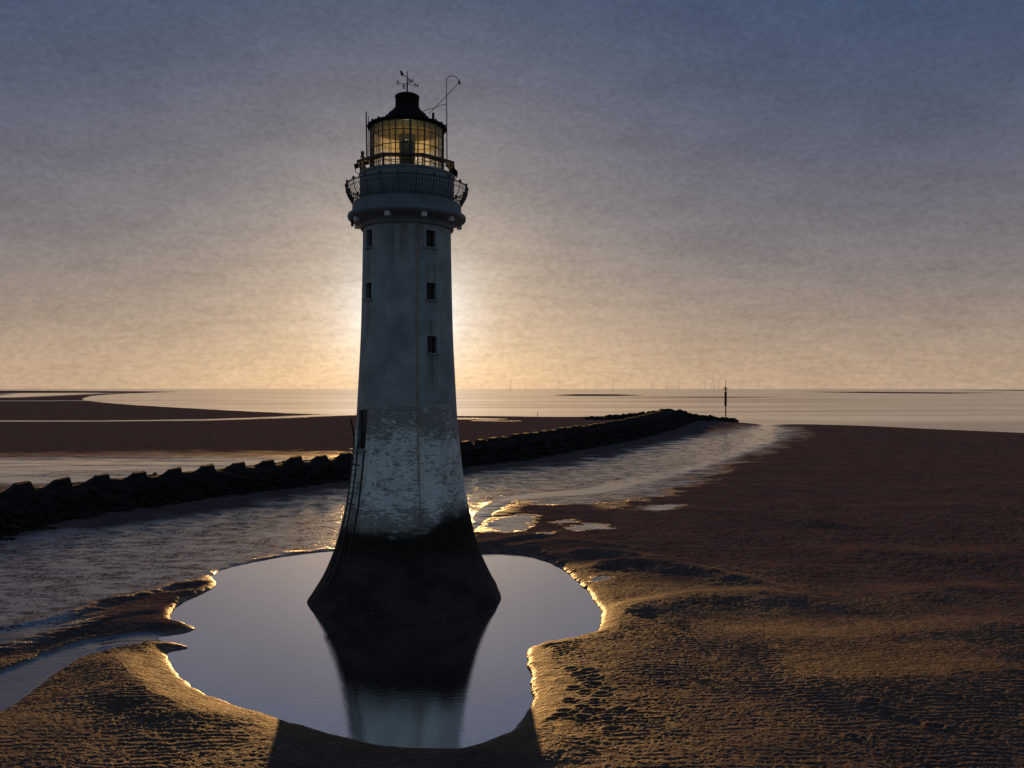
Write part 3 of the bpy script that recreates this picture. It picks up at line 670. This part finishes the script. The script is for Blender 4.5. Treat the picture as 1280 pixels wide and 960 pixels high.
# weather vane with its four letters
bm = bmesh.new(); tube(bm, [(0, 0, 27.45), (0, 0, 28.1), (0, 0, 28.75)], [.05, .04, .015], 6)
vane = from_bm("weather_vane", bm, M_iron, LH)
bm = bmesh.new()
arms = {'S': Vector((-.50, -.14, 0)), 'N': Vector((.50, .14, 0)), 'W': Vector((.20, -.42, 0)), 'E': Vector((-.18, .42, 0))}
for d in arms.values(): tube(bm, [Vector((0, 0, 28.04)), Vector((0, 0, 28.04)) + d * .82], .014, 5)
from_bm("arm", bm, M_iron, vane)
for ch, d in arms.items():
    cu = bpy.data.curves.new("letter", 'FONT'); cu.body = ch; cu.size = .30; cu.align_x = 'CENTER'; cu.align_y = 'CENTER'; cu.extrude = .012; cu.offset = .008
    tmp = bpy.data.objects.new("letter", cu); COL.objects.link(tmp); bpy.context.view_layer.update()
    me = bpy.data.meshes.new_from_object(tmp.evaluated_get(bpy.context.evaluated_depsgraph_get())); bpy.data.objects.remove(tmp)
    me.materials.clear(); t_ = link("letter", me, M_iron, vane)
    t_.location = Vector((0, 0, 28.04)) + d; t_.rotation_euler = (PI / 2, 0, 0)
bm = bmesh.new(); dv = Vector((.86, .1, -.5)).normalized(); cvn = Vector((0, 0, 28.40))
tube(bm, [cvn - dv * .28, cvn + dv * .30], .016, 5)
tl = cvn - dv * .34; up = Vector((.35, 0, .62)); 
pts = [tl + dv * .16, tl + Vector((-.0, 0, .16)), tl - dv * .14 + Vector((0, 0, .13)), tl + Vector((-.04, 0, -.10))]
fr_ = [bm.verts.new(p + Vector((0, -.012, 0))) for p in pts]; bk_ = [bm.verts.new(p + Vector((0, .012, 0))) for p in pts]
bm.faces.new(fr_); bm.faces.new(bk_[::-1])
for k in range(4): bm.faces.new((fr_[k], bk_[k], bk_[(k + 1) % 4], fr_[(k + 1) % 4]))
from_bm("pointer", bm, M_iron, vane)
# swan-neck mast on the right with stays
def lx(px, py): return Vector(((px - 509) / F * TD, 0, H + (HZ - py) / F * TD))
bm = bmesh.new(); pts = [lx(558.6, 204), lx(558.4, 150), lx(557.8, 104)] + [lx(565.6 + 7.9 * math.cos(t), 99.5 - 7.5 * math.sin(t)) for t in np.linspace(PI, .15, 10)]
tube(bm, pts, [.035, .03] + [.022] * (len(pts) - 2), 6)
mast = from_bm("mast", bm, M_galv, LH)
bm = bmesh.new(); tube(bm, [lx(573.5, 97.5), lx(574.2, 99.5), lx(574.6, 102.5)], [.03, .07, .03], 6); from_bm("mast_tip", bm, M_iron, mast)
bm = bmesh.new(); tube(bm, [lx(573.4, 100), lx(556, 120), lx(536, 141)], .018, 5)
tube(bm, [lx(558.2, 128.3), lx(553, 129), lx(543, 133.5), lx(527, 138.5)], .016, 5); from_bm("stay", bm, M_iron, mast)
# posts, floodlight and tilted panels on the catwalk
bm = bmesh.new(); tube(bm, [lx(459.4, 207), lx(458.4, 142)], [.045, .035], 6); tube(bm, [lx(461, 205), lx(461.2, 147)], .02, 5); from_bm("aerial", bm, M_iron, LH)
bm = bmesh.new(); tube(bm, [lx(457, 203), lx(454, 198)], .03, 5); box(bm, lx(454, 194.5), (.17, .2, .26)); box(bm, lx(454, 198.6), (.24, .22, .05)); from_bm("floodlight", bm, M_iron, LH)
for nm, c, ang in (("solar_panel", lx(564.5, 209), -48 * D2R), ("solar_panel", lx(453, 207), 22 * D2R)):
    bm = bmesh.new(); sz = (.88, 1.1, .05) if ang < 0 else (.85, .8, .05)
    box(bm, c, sz, tilt=Matrix.Rotation(-ang, 4, 'Y')); 
    e = -1 if ang > 0 else 1
    tube(bm, [c + Vector((e * .3, 0, -.15)), c + Vector((e * .34, 0, -.42)), c + Vector((e * .1, 0, -.60)), c + Vector((-e * .1, 0, -.62))], .02, 5)
    from_bm(nm, bm, M_matt, LH)

# ------------------------------------------------------------------ breakwater
BW = bpy.data.objects.new("breakwater", None); COL.objects.link(BW); BW.location = (0, 0, 0)
tag(BW, "long dark rubble breakwater with saw-toothed concrete crest curving out to sea", "breakwater")
CREST = [gp(-420, 690, 3.2), gp(-200, 640, 3.25), gp(0, 603, 3.3), gp(200, 583, 3.3), gp(440, 563, 3.3), gp(583, 549, 3.7), gp(700, 534, 4.0), gp(760, 526, 4.2), gp(800, 519, 4.3), (47, 265), (56, 298)]
CREST = smooth_poly(CREST, 2, closed=False)
CA = np.array(CREST); seglen = np.hypot(*np.diff(CA, axis=0).T); arc = np.concatenate([[0], np.cumsum(seglen)]); LT = arc[-1]
def crest(s): return Vector((np.interp(s, arc, CA[:, 0]), np.interp(s, arc, CA[:, 1]), 0))
def frame(s):
    a, b = crest(max(0, s - 1)), crest(min(LT, s + 1)); t = (b - a).normalized(); return crest(s), t, Vector((t.y, -t.x, 0))      # right normal faces the camera
def czs(s):
    y = crest(s).y; return float(np.interp(y, [60, 110, 130, 165, 185, 225, 300], [3.3, 3.3, 3.7, 4.0, 4.2, 4.3, 4.4])) - 0.75
# cross section: distance towards the camera side, share of crest height
SEC = [(-9.0, -.15), (-7.0, .18), (-5.0, .5), (-3.0, .82), (-1.4, .92), (0, .90), (1.3, .92), (2.4, .78), (3.5, .58), (4.6, .38), (5.6, .20), (6.5, .05), (7.4, -.15)]
ns = int(LT / 0.9); rows = []; bm = bmesh.new()
for i in range(ns + 1):
    s = LT * i / ns; c, t, n = frame(s); h = czs(s)
    wsc = 1.0 + .5 * max(0, (c.y - 190) / 110)
    rows.append([bm.verts.new(c + n * (d * wsc + random.uniform(-.25, .25)) + Vector((0, 0, h * f + random.uniform(-.16, .16)))) for d, f in SEC])
for A, B in zip(rows, rows[1:]):
    for k in range(len(SEC) - 1): bm.faces.new((A[k], A[k + 1], B[k + 1], B[k]))
bm.faces.new(rows[0]); bm.faces.new(rows[-1])
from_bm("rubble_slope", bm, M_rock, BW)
def rock(bm, c, r, sub=1):
    R = Matrix.Rotation(random.uniform(0, 6.28), 4, 'Z') @ Matrix.Rotation(random.uniform(-.5, .5), 4, 'X')
    q = bmesh.ops.create_icosphere(bm, subdivisions=sub, radius=1, matrix=Matrix.Translation(c) @ R @ Matrix.Diagonal((r * random.uniform(.8, 1.4), r * random.uniform(.7, 1.1), r * random.uniform(.45, .8), 1)))
    for v in q['verts']:
        d = v.co - c; v.co = c + d * random.uniform(.78, 1.18)
bm = bmesh.new()
s = 20.0
while s < LT:
    c, t, n = frame(s); h = czs(s); wsc = 1.0 + .5 * max(0, (c.y - 190) / 110)
    for _ in range(5):
        d = random.uniform(2.6, 7.2); f = np.interp(d, [q[0] for q in SEC], [q[1] for q in SEC])
        rock(bm, c + n * d * wsc + t * random.uniform(-.6, .6) + Vector((0, 0, max(.05, h * f))), random.choice([.25, .35, .4, .55, .7]) * (1 + max(0, c.y - 100) / 250))
    if random.random() < .5:
        d = random.uniform(-6.5, -2.8); f = np.interp(d, [q[0] for q in SEC], [q[1] for q in SEC]); rock(bm, c + n * d * wsc + Vector((0, 0, h * f)), .5)
    s += .55
# loose head at the seaward end, spreading both ways
HEAD = [((27, 306), .7), ((38, 303), 1.6), ((47, 301), 2.6), ((54, 298), 4.0), ((59, 297), 3.8), ((65, 297), 2.3), ((72, 295), 1.2), ((79, 292), .45)]
for i in range(420):
    u = random.uniform(0, len(HEAD) - 1.001); k = int(u); f = u - k
    (x0, y0), h0 = HEAD[k]; (x1, y1), h1 = HEAD[k + 1]; hh = h0 + (h1 - h0) * f; off = random.gauss(0, .45)
    z_ = max(0.1, hh * (1 - abs(off)) - random.uniform(0, .6))
    rock(bm, Vector((x0 + (x1 - x0) * f, y0 + (y1 - y0) * f + off * 7, z_)), random.uniform(.7, 1.3))
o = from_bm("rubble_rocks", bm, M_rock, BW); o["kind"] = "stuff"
bm = bmesh.new(); rows = []
for (x0, y0), h0 in HEAD:
    rows.append([bm.verts.new((x0 + random.uniform(-.5, .5), y0 + d * 3.2, max(-.3, h0 * f - .25))) for d, f in ((-2.4, -.3), (-1.4, .45), (-.5, .9), (0, 1), (.5, .9), (1.4, .4), (2.4, -.3))])
for A, B in zip(rows, rows[1:]):
    for k in range(6): bm.faces.new((A[k], A[k + 1], B[k + 1], B[k]))
bm.faces.new(rows[0]); bm.faces.new(rows[-1])
from_bm("rubble_head", bm, M_rock, BW)
# crest blocks: each rises as a ramp and ends in a vertical face
s = float(arc[0]); target = np.array(gp(55, 597, 3.3)); s55 = float(arc[np.argmin(np.hypot(*(CA - target).T))])
PITCH = 4.1; s = s55 - PITCH * int(s55 / PITCH) + .2
prof = [(-.25, -.9), (-.25, -.22), (1.35, -.12), (1.75, .05), (2.1, .20), (2.35, .38), (2.5, .46), (3.80, .56), (3.84, -.9)]
while s < LT - 16:
    c, t, n = frame(s); z0 = czs(s); bm = bmesh.new(); q = random.uniform(-.10, .10); sz = random.uniform(.80, 1.12)
    sides = []
    for d, dz in ((-.9, -.05), (-.5, 0), (.5, 0), (1.5, -.5), (2.7, -1.15)):
        sides.append([bm.verts.new(c + t * (u - 3.8 - .55 * d) + n * (d + random.uniform(-.04, .04)) + Vector((0, 0, z0 + (v * sz + q if v > -.5 else v - .4) + dz + random.uniform(-.04, .04)))) for u, v in prof])
    for A, B in zip(sides, sides[1:]):
        for k in range(len(prof)): bm.faces.new((A[k], A[(k + 1) % len(prof)], B[(k + 1) % len(prof)], B[k]))
    bm.faces.new(sides[0][::-1]); bm.faces.new(sides[-1])
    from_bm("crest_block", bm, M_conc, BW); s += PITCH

# ------------------------------------------------------------------ beacon off the end of the breakwater
bx, by = gp(907, 526.5); k_ = by / F
BC = bpy.data.objects.new("beacon", None); COL.objects.link(BC); BC.location = (bx, by, 0)
tag(BC, "slim dark navigation beacon post with small railed platform at the breakwater's end", "beacon")
bm = bmesh.new(); tube(bm, [(0, 0, -1), (0, 0, 11)], [.24, .20], 10); from_bm("pole", bm, M_iron, BC)
bm = bmesh.new(); lathe(bm, [(.22, 5.3), (.42, 5.35), (.42, 10.3), (.3, 10.45)], 12); from_bm("sleeve", bm, M_iron, BC)
bm = bmesh.new(); lathe(bm, [(.1, 10.9), (1.0, 10.9), (1.0, 11.05), (.1, 11.05)], 12); from_bm("platform", bm, M_iron, BC)
bm = bmesh.new(); ring(bm, 1.0, 11.95, .06, 12); ring(bm, 1.0, 11.5, .05, 12)
for k in range(8): a = k * PI / 4; tube(bm, [(math.cos(a), math.sin(a), 11), (math.cos(a), math.sin(a), 11.95)], .03, 4)
from_bm("railing", bm, M_iron, BC)
bm = bmesh.new(); lathe(bm, [(.3, 11.05), (.3, 11.9), (.18, 12.0), (.0001, 12.1)], 10); from_bm("lantern", bm, M_iron, BC)
bm = bmesh.new(); tube(bm, [(0, 0, 12), (0, 0, 14.4)], .09, 6); box(bm, (0, 0, 13.9), (.35, .35, .35)); from_bm("topmark", bm, M_iron, BC)
bm = bmesh.new(); box(bm, (.55, 0, 1.3), (1.3, .14, .14)); from_bm("crossarm", bm, M_iron, BC)

# ------------------------------------------------------------------ wind farm on the horizon
def turbine(px, tip, yy, first):
    hub = 84.0; bm = bmesh.new(); th = random.uniform(0, 2.1)
    tube(bm, [(0, 0, -2), (0, 0, hub)], [1.2, .8], 8); box(bm, (0, 1, hub + 1.5), (3, 9, 3))
    for k in range(3):
        a = th + k * 2 * PI / 3; d = Vector((math.sin(a), 0, math.cos(a))); c = Vector((0, -6, hub + 1.5))
        tube(bm, [c, c + d * 10, c + d * 52], [.45, .55, .2], 5)
    bmesh.ops.create_uvsphere(bm, u_segments=8, v_segments=6, radius=2.4, matrix=Matrix.Translation((0, -6, hub + 1.5)))
    o = from_bm("wind_turbine", bm, M_turb); o.location = ((px - 640) / F * yy, yy, 0); o["category"] = "wind turbine"
    return o
for i, (px, yy) in enumerate([(638, 7600), (732, 9800), (747, 9800), (767, 8200), (790, 9800), (815, 8000), (834, 9000), (849, 7800), (876, 9000), (881, 9000), (890, 7900), (893, 7400), (898.5, 7600), (930, 9000), (657, 9800), (700, 9800)]):
    o = turbine(px, 0, yy, i == 0)
    if i == 0: o["label"] = "lone wind turbine on the horizon nearest the lighthouse's right side"
    else: o["label"] = "tiny faint offshore wind turbine in the group near the beacon"; o["group"] = "offshore wind turbines"

# ------------------------------------------------------------------ small things on the sand
def stone(px, py, r, label, sq=.6):
    x, y = gp(px, py, .3); bm = bmesh.new()
    bmesh.ops.create_icosphere(bm, subdivisions=3, radius=r)
    for v in bm.verts:
        q = v.co.normalized(); k = 1 + .22 * math.sin(5 * q.x + 3 * q.y + px) + .15 * math.sin(9 * q.z + 7 * q.x) + random.uniform(-.03, .03); v.co = Vector((v.co.x * 1.3 * k, v.co.y * k, v.co.z * sq * k))
    o = from_bm("stone", bm, M_stone, None, True); o.location = (x, y, .30); tag(o, label, "stone")
stone(765, 931, .24, "dark rounded stone half sunk in the rippled sand below the pool")
x, y = gp(672, 521.5); bm = bmesh.new(); tube(bm, [(0, 0, -.5), (.05, 0, 1.6)], .12, 6); box(bm, (.03, 0, 1.5), (.45, .2, .25))
o = from_bm("marker_stake", bm, M_iron); o.location = (x, y, 0.1); tag(o, "tiny dark stake on the far shore beyond the breakwater", "stake")
